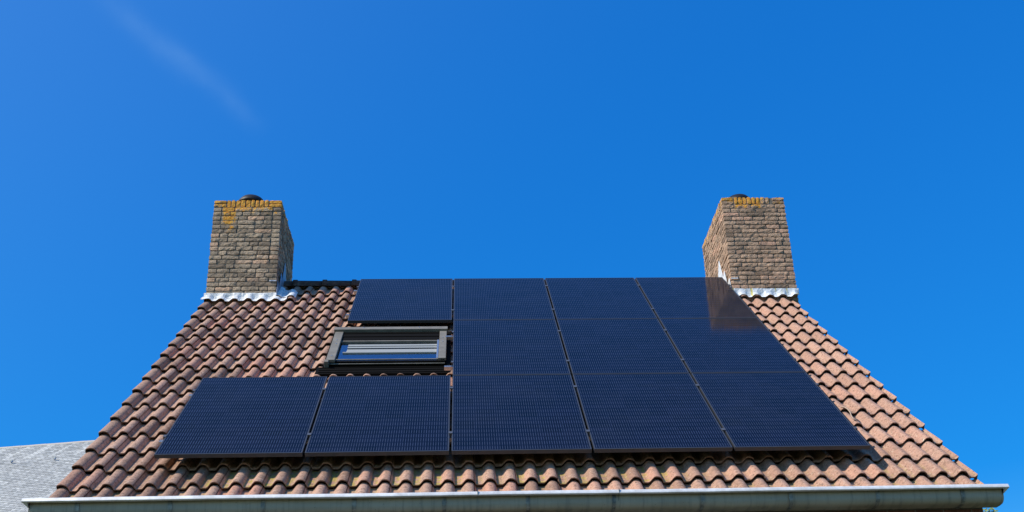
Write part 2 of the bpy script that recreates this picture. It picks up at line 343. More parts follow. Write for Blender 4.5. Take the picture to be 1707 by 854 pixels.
def tiles(mirror=False, coarse=False):
    mb = MB(); n_course = int((RV - V0) / GA) + 1
    edges = [U0]; k0 = math.ceil((U0 + 0.03 - (C0 + 0.045)) / (2 * PIT))
    u = C0 + 0.045 + k0 * 2 * PIT
    while u < U1 - 0.03: edges.append(u); u += 2 * PIT
    edges.append(U1)
    for c in range(n_course):
        va = V0 + c * GA
        for a, b in zip(edges[:-1], edges[1:]):
            rt = random.random(); off_v = random.gauss(0, 0.007); off_h = abs(random.gauss(0, 0.0025)); skew = random.gauss(0, 0.010); wob = random.random() * 50
            nx = max(6, int((b - a) / (PIT / (10 if coarse else 22)))); vlen = min(GA + 0.035, RV - va + 0.0)
            if vlen < 0.04: continue
            us = [a + (b - a - 0.004) * i / nx for i in range(nx + 1)]
            us = [a] + [a + 0.002] + us[1:] + [b - 0.003]
            nv = 2 if coarse else 5
            V = []; F = []; Cc = []
            def P(uu, tt, dn):
                vv = va + off_v + skew * (uu - a) / (b - a) + tt * vlen
                h = H_CREST + prof(uu) + off_h - SLOPE * (tt * vlen / GA) - dn
                if tt == 0 and dn == 0: h -= 0.002
                if uu == a or uu == us[-1]: h -= 0.009
                vv += noise.noise(Vector((uu * 9 + wob, tt * 3, 1))) * 0.003 * (tt == 0)
                h += noise.noise(Vector((uu * 14 + wob, vv * 9, 0))) * 0.0022
                if mirror:
                    q = RP(uu, vv, h); yr = RIDGE.y; return Vector((q.x, 2 * yr - q.y, q.z))
                return RP(uu, vv, h)
            ts = [0.0, 0.012] + [0.012 + (1 - 0.012) * j / nv for j in range(1, nv + 1)]
            cols = len(us)
            def colr(uu, tt):
                inpan = max(0.0, min(1.0, (-(prof(uu)) / AMP - 0.72) / 0.2))
                lich = inpan * (0.35 + 0.65 * math.sin(wob * 3.7) ** 2) * (0.15 + (1.0 if c == 1 else 0.0) * (0.9 if -1.9 < uu < 2.2 else 0.25) + (0.35 if c == 0 else 0))
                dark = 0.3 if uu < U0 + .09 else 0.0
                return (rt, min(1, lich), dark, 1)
            for tt in ts:
                for uu in us: V.append(P(uu, tt, 0)); Cc.append(colr(uu, tt))
            for j in range(len(ts) - 1):
                for i in range(cols - 1):
                    q = j * cols + i; F.append((q, q + 1, q + cols + 1, q + cols))
            b0 = len(V)                                      # butt end and underside, the gap's shade painted dark into their tone
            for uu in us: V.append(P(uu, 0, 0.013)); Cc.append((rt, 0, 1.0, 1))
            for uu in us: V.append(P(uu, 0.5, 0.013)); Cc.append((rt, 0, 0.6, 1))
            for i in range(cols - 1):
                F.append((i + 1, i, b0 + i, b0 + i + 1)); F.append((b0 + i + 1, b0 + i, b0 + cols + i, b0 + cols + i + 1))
            b2 = len(V)                                      # added strip closes the gap a little way in, coloured dark as shade
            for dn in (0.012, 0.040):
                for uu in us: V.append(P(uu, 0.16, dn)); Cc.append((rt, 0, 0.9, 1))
            for i in range(cols - 1): F.append((b2 + i + 1, b2 + i, b2 + cols + i, b2 + cols + i + 1))
            if a == U0 or b == U1:                           # closed verge side
                e = 0 if a == U0 else cols - 1
                b1 = len(V)
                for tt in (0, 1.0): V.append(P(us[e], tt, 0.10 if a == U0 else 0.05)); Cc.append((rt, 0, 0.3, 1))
                col_top = [j * cols + e for j in range(len(ts))]
                F.append(tuple(col_top + [b1 + 1, b1]))
            if not mirror:                                   # opening for the roof window
                def inw(f):
                    q = sum((V[k] for k in f), Vector()) / len(f); v_ = q.dot(EV); return -1.20 < q.x < -0.12 and 2.42 < v_ < 3.26
                F = [f for f in F if not inw(f)]
            mb.add(V, F, Cc)
    return mb
RIDGE = RP(0, RV, H_CREST - 0.05)
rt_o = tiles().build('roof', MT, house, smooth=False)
for p_ in rt_o.data.polygons: p_.use_smooth = True
try:
    rt_o.data.set_sharp_from_angle(angle=rad(38))
except Exception: pass
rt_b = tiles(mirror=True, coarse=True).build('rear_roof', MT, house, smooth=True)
# roof underlay so no light leaks through
ul = MB()
e0, e1 = RP(0, V0 + 0.05, H_CREST - 0.105), RP(0, RV, H_CREST - 0.105)
for y0, z0, y1, z1 in ((e0.y, e0.z, e1.y, e1.z), (2 * RIDGE.y - e0.y, e0.z, 2 * RIDGE.y - e1.y, e1.z)):
    ul.hexa([(U0 + .02, y0, z0 - .04), (U1 - .02, y0, z0 - .04), (U1 - .02, y1, z1 - .04), (U0 + .02, y1, z1 - .04), (U0 + .02, y0, z0), (U1 - .02, y0, z0), (U1 - .02, y1, z1), (U0 + .02, y1, z1)])
MWD, _, _ = mat('dark_timber', (0.05, 0.035, 0.025), 0.8)
ul.build('roof_deck', MWD, house)
# ridge tiles
def ridge_tile(x0, x1, parent):
    mb = MB(); n = 18; c = RIDGE + Vector((0, 0, -0.045)); V = []; F = []
    for x, ro in ((x0, 0.118), (x0 + 0.05, 0.118), (x0 + 0.055, 0.106), (x1, 0.099)):
        for k in range(n + 1):
            a = math.radians(-12 + 204 * k / n)
            V.append(Vector((x, c.y - math.cos(a) * ro * 1.05, c.z + math.sin(a) * ro * 0.92)))
        for k in range(n + 1):
            a = math.radians(-12 + 204 * k / n)
            V.append(Vector((x, c.y - math.cos(a) * (ro - .015) * 1.05, c.z + math.sin(a) * (ro - .015) * 0.92)))
    m_ = 2 * (n + 1)
    for s_ in range(3):
        for k in range(n):
            a = s_ * m_ + k; F.append((a, a + m_, a + m_ + 1, a + 1)); b_ = a + n + 1; F.append((b_, b_ + 1, b_ + m_ + 1, b_ + m_))
    for s_ in (0, 3):
        for k in range(n): a = s_ * m_ + k; F.append((a, a + 1, a + n + 2, a + n + 1))
    mb.add(V, F)
    return mb.build('ridge_tile', MRT, parent, smooth=True, fix=True)
xr = -2.42
while xr < 4.1:
    o = ridge_tile(xr, xr + 0.43, rt_o); xr += 0.375

# ---- walls of real laid brick where seen, plain brick shader below
def brick_lump(mb, c, ax, lx, ly, lz, tone_v, lich, seed, nseg=7, amp=0.0058):
    """one rough hand-formed brick; ax = (along, outward, up)"""
    ns = (max(2, int(lx / 0.028)), 2, 3) if nseg else (1, 1, 1)
    ns = (min(ns[0], nseg), 2, 3)
    idx = {}; V = []; F = []
    def vid(i, j, k):
        key = (i, j, k)
        if key in idx: return idx[key]
        p = [2 * i / ns[0] - 1, 2 * j / ns[1] - 1, 2 * k / ns[2] - 1]
        q = Vector((p[0] * lx / 2, p[1] * ly / 2, p[2] * lz / 2))
        ed = sum(1 for z in p if abs(z) > 0.99)
        if ed >= 2:
            for d in range(3):
                if abs(p[d]) > .99: q[d] -= math.copysign(0.0022 if ed == 2 else 0.004, p[d])
        w = c + ax[0] * q[0] + ax[1] * q[1] + ax[2] * q[2]
        nv = noise.noise_vector(w * 22 + Vector((seed, 0, 0))) * amp + noise.noise_vector(w * 60) * amp * .5
        w = w + ax[1] * nv.x * 1.2 + ax[2] * nv.y * .8 + ax[0] * nv.z * .8
        idx[key] = len(V); V.append(w); return idx[key]
    for d in range(3):
        a, b = [(1, 2), (2, 0), (0, 1)][d]
        for s_ in (0, ns[d]):
            if d == 1 and s_ == 0: continue
            for i in range(ns[a]):
                for j in range(ns[b]):
                    def g(ii, jj):
                        k = [0, 0, 0]; k[d] = s_; k[a] = ii; k[b] = jj; return vid(*k)
                    f = (g(i, j), g(i + 1, j), g(i + 1, j + 1), g(i, j + 1))
                    F.append(f if s_ else f[::-1])
    mb.add(V, F, [(tone_v, max(0, min(1, lich(w))), 0, 1) for w in V] if callable(lich) else (tone_v, lich, 0, 1))
def lay_course(mb, o, ax, x0, x1, z, hgt, lich_f, rng, joint=0.009, full=False, depth=0.1):
    x = x0; first = True
    while x < x1 - 0.03:
        L = rng.choice((0.205, 0.205, 0.205, 0.1, 0.15)) if not full else 0.05
        if first and not full: L = rng.choice((0.205, 0.1, 0.15))
        L += rng.uniform(-.006, .006)
        if x1 - (x + L) < 0.075 and not full: L = x1 - x
        if x + L > x1: L = x1 - x
        c = o + ax[0] * (x + L / 2) + ax[2] * (z + hgt / 2) - ax[1] * (depth / 2 - rng.uniform(-.004, .004))
        t = min(1, max(0, rng.gauss(0.5, 0.33)))
        brick_lump(mb, c, ax, L, depth, hgt * 1.0, t, lich_f, rng.random() * 30)
        x += L + joint; first = False
def chimney(X0, X1, Y0, Y1, Z1, mt, lichc, seed):
    rng = random.Random(seed); mb = MB(); zb = 3.10; up = Vector((0, 0, 1)); Z1 = Z1
    top_h = 0.105; nco = int(round((Z1 - top_h - zb) / 0.0622)); ch = (Z1 - top_h - zb) / nco; bh = ch - 0.0075
    faces = [(Vector((X0, Y0, zb)), (Vector((1, 0, 0)), Vector((0, -1, 0)), up), X1 - X0, 0),
             (Vector((X1, Y0, zb)), (Vector((0, 1, 0)), Vector((1, 0, 0)), up), Y1 - Y0, 1),
             (Vector((X1, Y1, zb)), (Vector((-1, 0, 0)), Vector((0, 1, 0)), up), X1 - X0, 0),
             (Vector((X0, Y1, zb)), (Vector((0, -1, 0)), Vector((-1, 0, 0)), up), Y1 - Y0, 1)]
    for fi, (o, ax, wid, par) in enumerate(faces):
        def lf(w, fi=fi, o=o, ax=ax, wid=wid):
            d = Z1 - w.z; x = (w - o).dot(ax[0])
            return lichc(x / wid, d) if fi == 0 else 0.5 - d * 2.0
        for k in range(nco):
            e = 0 if (k % 2) == par else 0.111
            lay_course(mb, o, ax, e, wid - e, k * ch, bh, lf, rng)
        e = 0 if par == 0 else 0.111
        zt = nco * ch
        if par == 0:     # corner stacks of two flat bricks, upright bricks between
            for zz in (zt, zt + 0.052):
                lay_course(mb, o, ax, 0, 0.155, zz, 0.044, lf, rng); lay_course(mb, o, ax, wid - 0.155, wid, zz, 0.044, lf, rng)
            lay_course(mb, o, ax, 0.166, wid - 0.166, zt, top_h - .004, lf, rng, full=True)
        else: lay_course(mb, o, ax, e, wid - e, zt, top_h - .004, lf, rng, full=True)
    co = mb.build('chimney', mt, house)
    core = MB(); core.box((X0 + .0095, Y0 + .0095, zb), (X1 - .0095, Y1 - .0095, Z1 - 0.014))
    core.build('mortar', MMO, co)
    fc = MB(); cx = (X0 + X1) / 2 - 0.055; cy = Y0 + 0.47
    fc.lathe((cx, cy, Z1 - (0.02 if X0 < 0 else 0.055)), [(0.125, 0), (0.125, 0.2), (0.135, 0.205), (0.135, 0.215), (0.185, 0.222), (0.19, 0.235), (0.175, 0.275), (0.14, 0.32), (0.08, 0.352), (0.0005, 0.365)])
    fc.build('flue_cap', MFL, co, smooth=True)
    return co
chL = chimney(-3.02, -2.17, 3.62, 4.70, 4.722, MBG,
              lambda s, d: 1.06 - d * 3.9 if s > 0.34 else (1.12 - d * 1.7 if s > 0.14 else 0.6 - d * 1.5), 11)
chL['label'] = 'grey-brown brick chimney with much orange lichen at its top'
chR = chimney(3.478, 4.30, 3.62, 4.86, 4.752, MBP,
              lambda s, d: 0.98 - d * 3.6 if 0.2 < s < 0.62 else 0.62 - d * 3.0, 5)
chR['label'] = 'pinkish brown brick chimney with a little orange lichen and a tall pale flashing'

# ---- lead round the chimneys, dressed over the tiles
def hz(Y):   # height of the tile crests at depth Y
    v = (Y + H_CREST * ST) / CT; return RP(0, v, H_CREST).z
def v_at(Y): return (Y + H_CREST * ST) / CT
def drape(mb, ua, ub, va_f, vb_f, off=0.012, nu=70, nv=8, soft=0.55):
    V = []; F = []
    for j in range(nv + 1):
        for i in range(nu + 1):
            u = ua + (ub - ua) * i / nu; va = va_f(u); vb = vb_f(u); v = va + (vb - va) * j / nv
            h = H_CREST + prof(u) * soft + off + noise.noise(Vector((u * 20, v * 20, 3))) * 0.006
            V.append(RP(u, v, h))
    for j in range(nv):
        for i in range(nu): a = j * (nu + 1) + i; F.append((a, a + 1, a + nu + 2, a + nu + 1))
    b = len(V)
    mb.add(V + [p - NR * 0.004 for p in V], F + [tuple(k + b for k in f[::-1]) for f in F] +
           [(i, i + b, i + 1 + b, i + 1) for i in range(nu)][::1])
def wavy(u, k=0.03): return prof(u) / AMP * k
def lead_apron(X0, X1, ztop, parent, mt, lbl, over_l=0.03, over_r=0.1, left_drop=0.12):
    mb = MB(); Y0 = 3.62; v0 = v_at(Y0)
    drape(mb, X0 - over_l, X1 + over_r, lambda u: v0 - left_drop + wavy(u, 0.02) + noise.noise(Vector((u * 6, 3, ztop))) * 0.03, lambda u: v0 - 0.022)
    nu = 60; V = []; F = []                                  # upstand, slightly crumpled
    for j in range(4):
        for i in range(nu + 1):
            u = X0 - 0.012 + (X1 - X0 + 0.024) * i / nu
            b_ = RP(u, v0 - 0.03, H_CREST + prof(u) * .55 + .014 + noise.noise(Vector((u * 20, (v0 - .03) * 20, 3))) * 0.006)
            t_ = Vector((u, Y0 - 0.014, ztop + noise.noise(Vector((u * 7, 0, 0))) * .006)); q_ = b_.lerp(t_, j / 3)
            V.append(q_ + Vector((0, noise.noise(Vector((u * 16, j, 5))) * 0.004 * (0 < j < 3) + (0.006 if j == 1 else 0), 0)))
    for j in range(3):
        for i in range(nu): a = j * (nu + 1) + i; F.append((a, a + 1, a + nu + 2, a + nu + 1))
    mb.add(V, F)
    o = mb.build('flashing', mt, parent, smooth=True); return o
lead_apron(-3.02, -2.17, 3.376, chL, MLW, '', 0.03, 0.15, 0.10)
lead_apron(3.478, 4.30, 3.398, chR, MLS, '', 0.0, 0.0, 0.065)
def side_steps(X, sgn, parent, mt):
    """saw-toothed lead steps let into the joints of the chimney's side"""
    mb = MB(); xx = X + sgn * 0.012
    for i, (ya, yp, yb, rise) in enumerate(((3.605, 3.665, 3.80, 0.20), (3.74, 3.83, 3.98, 0.24), (3.92, 4.05, 4.22, 0.30))):
        za = hz(max(ya, 3.6)) - 0.02; zb_ = hz(min(yb, 4.1)) - 0.02; top = hz(yp) + rise
        pts = [(ya, za), (yb, zb_), (yb - 0.02, zb_ + 0.05), (yp + 0.022, top - .01), (yp + .008, top), (yp - 0.010, top - .008), (ya + 0.012, za + 0.12)]
        xo = xx + sgn * 0.005 * (i % 2); k = len(pts)
        V = [Vector((xo + noise.noise(Vector((y * 9, z * 9, 2))) * .006, y, z)) for y, z in pts]; V += [v - Vector((sgn * .004, 0, 0)) for v in V]
        mb.add(V, [tuple(range(k)), tuple(range(2 * k - 1, k - 1, -1))] + [(a, (a + 1) % k, k + (a + 1) % k, k + a) for a in range(k)])
    mb.box((min(X, X - sgn * 0.085), 3.606, hz(3.62) + 0.205), (max(X, X - sgn * 0.085), 3.612, hz(3.62) + 0.220))   # tongue into the front joint
    mb.build('flashing', mt, parent, fix=True)
side_steps(-2.17, 1, chL, MLD); side_steps(3.478, -1, chR, MLW)
sf = MB()   # side apron lying on the tiles to the right of the left chimney
drape(sf, -2.175, -1.93, lambda u: 4.93 + wavy(u, .01), lambda u: 5.32 - (u + 2.17) * 0.75 , off=0.016, nu=26, nv=14, soft=.6)
sf.build('flashing', MLW, chL, smooth=True)
sf = MB(); drape(sf, 3.36, 3.478, lambda u: 4.86 + wavy(u, .02), lambda u: 5.45, off=0.014, nu=18, nv=14, soft=.6); sf.build('flashing', MLW, chR, smooth=True)

# ---- walls
def make_wall_mat():
    M, t, b = mat('house_brickwork', rough=0.9, spec=0.15); p = pos(t)
    s = N(t, 'ShaderNodeSeparateXYZ'); t.links.new(p, s.inputs[0]); cv = N(t, 'ShaderNodeCombineXYZ')
    t.links.new(mm(t, 'ADD', s.outputs[0], s.outputs[1]), cv.inputs[0]); t.links.new(s.outputs[2], cv.inputs[1])
    bt = N(t, 'ShaderNodeTexBrick', inp={'Color1': (0.22, 0.09, 0.06, 1), 'Color2': (0.13, 0.06, 0.045, 1), 'Mortar': (0.22, 0.19, 0.16, 1), 'Scale': 1.0, 'Mortar Size': 0.005, 'Brick Width': 0.22, 'Row Height': 0.0625})
    t.links.new(cv.outputs[0], bt.inputs['Vector'])
    t.links.new(mixc(t, 0.6, bt.outputs[0], ramp(t, nz_(t, 12, 6, 0.65, p), [(0.3, (0.4, 0.38, 0.36)), (0.7, (1, 1, 1))]), 'MULTIPLY'), b.inputs['Base Color'])
    bump(t, b, mm(t, 'SUBTRACT', nz_(t, 70, 3, 0.6, p), bt.outputs['Fac']), 0.7, 0.008); return M
MHW = make_wall_mat()
wy0, wy1 = -0.27, 2 * RIDGE.y + 0.27
eave_z = RP(0, V0, H_CREST - 0.13).z - 0.02
wl = MB()
apex = RIDGE.z - 0.24
# front and rear walls with openings left for windows; gables as pentagons with thickness
def wall_front(y0, y1, holes):
    xs = [HX0, HX1]
    for h in holes: xs += [h[0], h[1]]
    xs = sorted(xs)
    for a, b in zip(xs[:-1], xs[1:]):
        hh = [h for h in holes if h[0] <= (a + b) / 2 <= h[1]]
        if not hh: wl.box((a, y0, GZ - 0.1), (b, y1, eave_z))
        else:
            wl.box((a, y0, GZ - 0.1), (b, y1, hh[0][2])); 
            if hh[0][3] < eave_z - .01: wl.box((a, y0, hh[0][3]), (b, y1, eave_z))
WZ = -0.70
holes = [(-2.2, -0.6, GZ + 0.9, WZ), (0.9, 3.0, GZ + 0.03, WZ)]
wall_front(wy0, wy0 + 0.28, holes); wall_front(wy1 - 0.28, wy1, [])
for xa in (HX0, HX1 - 0.28):
    P_ = [(wy0 + .28, GZ - 0.1), (wy1 - .28, GZ - 0.1), (wy1 - .28, eave_z), (RIDGE.y, apex), (wy0 + .28, eave_z)]
    wl.add([(xa, y, z) for y, z in P_] + [(xa + .28, y, z) for y, z in P_], [(0, 1, 2, 3, 4), (9, 8, 7, 6, 5)] + [(a, (a + 1) % 5, 5 + (a + 1) % 5, 5 + a) for a in range(5)])
wl.build('wall', MHW, house, fix=True)
MWF, _, _ = mat('cream_window_paint', (0.62, 0.62, 0.58), 0.45)
MGL, _, _ = mat('window_glass', (0.02, 0.025, 0.03), 0.03, 0.0, 1.6)
for (a, b, c, d) in holes:
    fr = MB(); y0 = wy0 + 0.03; y1 = wy0 + 0.11; w = 0.07
    fr.box((a, y0, d - w), (b, y1, d)); fr.box((a, y0, c), (b, y1, c + w)); fr.box((a, y0, c + w), (a + w, y1, d - w)); fr.box((b - w, y0, c + w), (b, y1, d - w))
    mid = (a + b) / 2; fr.box((mid - .04, y0, c + w), (mid + .04, y1, d - w))
    f = fr.build('window', MWF, house, bevel=0.006)
    for p0, p1 in ((a + w, mid - .04), (mid + .04, b - w)):
        gl = MB(); gl.box((p0, y0 + .03, c + w), (p1, y0 + .05, d - w)); gl.build('pane', MGL, f)

# ---- gutter
def gutter():
    mb = MB()
    # section (Y, Z), front lip at left; lip bead, drip under it, front, rounded bottom, back
    outer = [(-0.480, -0.5305), (-0.485, -0.522), (-0.480, -0.514), (-0.474, -0.512), (-0.448, -0.518), (-0.448, -0.550), (-0.446, -0.572)]
    cxy, czz, r = -0.390, -0.572, 0.056
    for k in range(1, 9):
        a = math.pi + k / 9 * math.pi / 2
        outer.append((cxy + r * math.cos(a), czz + r * math.sin(a)))
    outer += [(-0.36, -0.630), (-0.300, -0.628), (-0.285, -0.600), (-0.283, -0.47)]
    inner = [(-0.288, -0.470), (-0.290, -0.597), (-0.302, -0.620), (-0.36, -0.624)]
    for k in range(8, 0, -1):
        a = math.pi + k / 9 * math.pi / 2; inner.append((cxy + (r - .006) * math.cos(a), czz + (r - .006) * math.sin(a)))
    inner += [(-0.440, -0.572), (-0.442, -0.55), (-0.442, -0.522), (-0.468, -0.518), (-0.474, -0.5300)]
    loop = outer + inner; n = len(loop)
    xs = [-3.055 + (4.187 + 3.055) * i / 60 for i in range(61)]
    V = []
    for i, x in enumerate(xs):
        sag = noise.noise(Vector((x * 0.9, 0, 0))) * 0.0022
        for j, (y, z) in enumerate(loop):
            bul = noise.noise(Vector((x * 2.2, z * 8, 4))) * 0.003 if -0.62 < z < -.54 else 0
            V.append((x, y + bul, z + sag))
    F = [(i * n + j, i * n + (j + 1) % n, (i + 1) * n + (j + 1) % n, (i + 1) * n + j) for i in range(60) for j in range(n)]
    F += [tuple(range(n))[::-1], tuple(60 * n + j for j in range(n))]
    mb.add(V, F)
    # end stops and the longer bead at both ends
    cap = outer[5:]
    for x0, x1 in ((-3.062, -3.054), (4.186, 4.194)):
        k = len(cap); mb.add([(x0, y - .0, z) for y, z in cap] + [(x1, y, z) for y, z in cap], [tuple(range(k)), tuple(range(2 * k - 1, k - 1, -1))] + [(a, (a + 1) % k, k + (a + 1) % k, k + a) for a in range(k)])
    g = mb.build('gutter', MZ, house, fix=True)
    for p in g.data.polygons: p.use_smooth = True
    g.data.set_sharp_from_angle(angle=rad(35))
    bd = MB(); sec = [(-0.4815, -0.5335), (-0.5035, -0.5330), (-0.5085, -0.5290), (-0.5080, -0.5240), (-0.5000, -0.5060), (-0.4950, -0.5010), (-0.4880, -0.5000), (-0.4740, -0.5100)]
    n = len(sec); V = []; xs = [-3.095 + (4.219 + 3.095) * i / 80 for i in range(81)]
    for x in xs:
        sag = noise.noise(Vector((x * 0.9, 0, 0))) * 0.0022
        V += [(x, y, z + sag + noise.noise(Vector((x * 6, 9, 0))) * .0008) for y, z in sec]
    V += []
    bd.add(V, [(i * n + j, i * n + (j + 1) % n, (i + 1) * n + (j + 1) % n, (i + 1) * n + j) for i in range(80) for j in range(n)] + [tuple(range(n))[::-1], tuple(80 * n + j for j in range(n))])
    for x0, x1, y1 in ((-3.095, -3.058, 0), (4.219, 4.190, 0)):      # tapering end of the lip, closed down to the stop end
        A_, B_, C_, D_, E_ = (x0, -0.5035, -0.5325), (x0, -0.480, -0.5325), (x1, -0.4495, -0.566), (x1, -0.5035, -0.5325), (x1, -0.4495, -0.5325)
        bd.add([A_, B_, C_, D_, E_], [(0, 3, 2), (0, 2, 1), (1, 2, 4), (0, 1, 4, 3), (2, 3, 4)])
    MBE, te, be = mat('sunlit_lip_zinc', rough=0.5, metal=0.2)  # paler than the gutter body: the lip's sun glare is put into the colour
    te.links.new(ramp(te, nz_(te, 9, 6, 0.7, pos(te)), [(0.35, (0.60, 0.58, 0.55)), (0.65, (0.90, 0.87, 0.82))]), be.inputs['Base Color'])
    o_ = bd.build('bead', MBE, g, fix=True); o_.data.polygons.foreach_set('use_smooth', [True] * len(o_.data.polygons)); o_.data.set_sharp_from_angle(angle=rad(30))
    return g
gut = gutter()
def px_to_x(px, Y=-0.45, y=835):
    d = pix_ray(px, y); t = (Y - CAM.y) / d.y; return (CAM + d * t).x
MBRK, tb, bb = mat('bracket_zinc', rough=0.5, metal=0.5)
tb.links.new(ramp(tb, nz_(tb, 25, 4, 0.6, pos(tb)), [(0.35, (0.12, 0.125, 0.11)), (0.7, (0.40, 0.38, 0.31))]), bb.inputs['Base Color'])
for px in (130, 284, 439, 591, 740, 880, 1024, 1172, 1319, 1465, 1607):
    x = px_to_x(px); mb = MB(); w = 0.016
    path = [(-0.4495, -0.520), (-0.4500, -0.55), (-0.4485, -0.572)] + [(-0.390 + 0.0585 * math.cos(math.pi + k / 6 * math.pi / 2), -0.572 + 0.0585 * math.sin(math.pi + k / 6 * math.pi / 2)) for k in range(1, 7)] + [(-0.31, -0.6335)]
    tk_ = random.uniform(-.004, .004)
    V = []
    for i, (y, z) in enumerate(path):
        ww = w * (1.0 - 0.25 * (i / len(path)))
        V += [(x - ww + tk_ * i * .3, y - .001, z), (x - ww + tk_ * i * .3, y - .005, z - .002), (x + ww + tk_ * i * .3, y - .005, z - .002), (x + ww + tk_ * i * .3, y - .001, z)]
    F = [(i * 4 + k, i * 4 + (k + 1) % 4, (i + 1) * 4 + (k + 1) % 4, (i + 1) * 4 + k) for i in range(len(path) - 1) for k in range(4)] + [(0, 1, 2, 3), tuple((len(path) - 1) * 4 + k for k in (3, 2, 1, 0))]
    mb.add(V, F)
    mb.build('bracket', MBRK, gut, fix=True)
for px in (796, 1031):      # soldered joints of the gutter lengths
    x = px_to_x(px); mb = MB(); mb.box((x, -0.452, -0.572), (x + .004, -0.4465, -0.517)); mb.build('joint', MBRK, gut); mb = MB(); mb.box((x - .001, -0.5105, -0.536), (x + .004, -0.484, -0.4975)); mb.build('joint', MBRK, gut)

# ---- roof window (part of the house)
def roof_window():
    rw = bpy.data.objects.new('roof_window', None); COL.objects.link(rw); rw.parent = house; rw.location = RP(-0.66, 2.8, -0.1) - Vector(house.location)
    F_ = lambda u, v, h: RP(u, v, h)
    uA, uB, vA, vB = -1.262, -0.062, 2.36, 3.33; top = -0.035
    fl = MB(); fl.box((uA - 0.09, vA - 0.215, -0.20), (uB + 0.045, vA - 0.02, -0.118), F_)
    for q_ in (0.19, 0.125, 0.06): fl.box((uA - 0.06, vA - q_, -0.1182), (uB + .03, vA - q_ + .012, -0.110), F_)
    fl.box((uA - 0.035, vA - 0.02, -0.2), (uA + 0.0, vB + 0.05, -0.115), F_); fl.box((uB, vA - 0.02, -0.2), (uB + 0.045, vB + 0.05, -0.108), F_)
    fl.box((uA - 0.035, vB + .001, -0.2), (uB + 0.045, vB + .12, -0.11), F_)
    fl.build('flashing', MSD, rw, bevel=0.004)
    fm = MB(); wd = 0.055
    fm.box((uA + .01, vA + .03, -0.2), (uA + wd, vB, top - .022), F_); fm.box((uB - wd, vA + .03, -0.2), (uB - .01, vB, top - .022), F_)
    fm.box((uA + wd, vA + .031, -0.2), (uB - wd, vA + .05, top - .040), F_); fm.box((uA + wd, vB - .09, -0.2), (uB - wd, vB, top - .022), F_)
    fm.build('frame', MSD, rw, bevel=0.004)
    cv = MB(); cv.box((uA, vA + 0.0, top - 0.045), (uA + 0.088, vB - 0.058, top - 0.012), F_); cv.build('side_cover', MSK, rw, bevel=0.004)
    cv = MB(); cv.box((uB - 0.075, vA + 0.03, top - 0.045), (uB, vB - 0.058, top - 0.012), F_); cv.build('side_cover', MSK, rw, bevel=0.004)
    cv = MB(); cv.box((uA - 0.015, vB - 0.055, top - 0.05), (uB + 0.01, vB + 0.03, top + 0.012), F_); cv.build('top_cover', MSK, rw, bevel=0.004)
    cv = MB(); cv.box((uA + 0.09, vB - 0.30, top - 0.075), (uB - 0.078, vB - 0.06, top - 0.030), F_); cv.box((uA + .09, vB - .2, top - .030), (uB - .078, vB - .12, top - .022), F_); cv.build('ventilation_flap', MSD, rw, bevel=0.004)
    cv = MB(); cv.box((uA + 0.09, vB - 0.325, top - 0.070), (uB - 0.078, vB - 0.303, top - 0.034), F_); cv.build('glazing_bar', MSK, rw, bevel=0.002)
    cv = MB(); cv.box((uA + 0.092, vA + 0.035, top - 0.035), (uB - 0.080, vA + 0.050, top - 0.024), F_)
    cv.box((uA + 0.03, vA - 0.012, top - 0.062), (uB - 0.01, vA + 0.004, top - 0.054), F_); cv.build('bottom_cover', MSK, rw, bevel=0.002)
    cv = MB(); cv.box((uA + 0.03, vA + 0.002, top - 0.11), (uB - 0.01, vA + 0.030, top - 0.036), F_); cv.build('sill', MSD, rw, bevel=0.003)
    cv = MB(); cv.box((uA - 0.012, vA - 0.045, top - 0.09), (uA + 0.028, vA + 0.02, top - 0.016), F_); cv.build('corner_piece', MSK, rw, bevel=0.003)
    cv = MB(); cv.box((uB - 0.098, vA + 0.05, top - 0.040), (uB - 0.078, vB - 0.34, top - 0.018), F_); cv.build('edge_strip', MALU, rw, bevel=0.002)
    for k, (uu, vv) in enumerate(((uA + .045, vA + .12), (uA + .05, vA + .5), (uA + .045, vA + .62), (uB - .04, vA + .55), (uB - .04, vA + .68), (uA + .3, vB + .0), (uB - .3, vB + .0))):
        s_ = MB(); hh = top - .012 if k < 5 else top + .012
        s_.tube([RP(uu, vv, hh - .002), RP(uu, vv, hh + .004)], 0.008, 8); s_.build('screw', MALU, rw)
    # glass: thin pane, reflective, with a pleated blind and a black board standing for the unlit room
    M, t, b = mat('skylight_glass'); t.nodes.remove(b); out = t.nodes['Material Output']
    tr = N(t, 'ShaderNodeBsdfTransparent', inp={'Color': (0.62, 0.68, 0.68, 1)}); gl = N(t, 'ShaderNodeBsdfGlossy', inp={'Roughness': 0.015, 'Color': (0.85, 0.9, 1, 1)})
    fz = N(t, 'ShaderNodeLayerWeight', inp={'Blend': 0.5}); ms = N(t, 'ShaderNodeMixShader'); t.links.new(mm(t, 'MULTIPLY', mm(t, 'POWER', fz.outputs['Facing'], 2.0), 0.85), ms.inputs[0]); t.links.new(tr.outputs[0], ms.inputs[1]); t.links.new(gl.outputs[0], ms.inputs[2]); t.links.new(ms.outputs[0], out.inputs[0])
    pn = MB(); pn.box((uA + wd, vA + .04, top - 0.062), (uB - wd, vB - .30, top - 0.056), F_); pn.build('pane', M, rw)
    bx = MB(); bx.box((uA + wd, vA + .06, -0.222), (uB - wd, vB - .09, -0.205), F_); bx.build('dark_room_board', MBK, rw)
    bl = MB(); ua, ub = uA + 0.17, uB - 0.10
    for a, b, h0, h1 in ((0.33, 0.37, -.088, -.080), (0.385, 0.44, -.098, -.090), (0.46, 0.50, -.088, -.082), (0.53, 0.58, -.092, -.084)):
        bl.box((ua, vA + a, h0), (ub, vA + b, h1), F_)
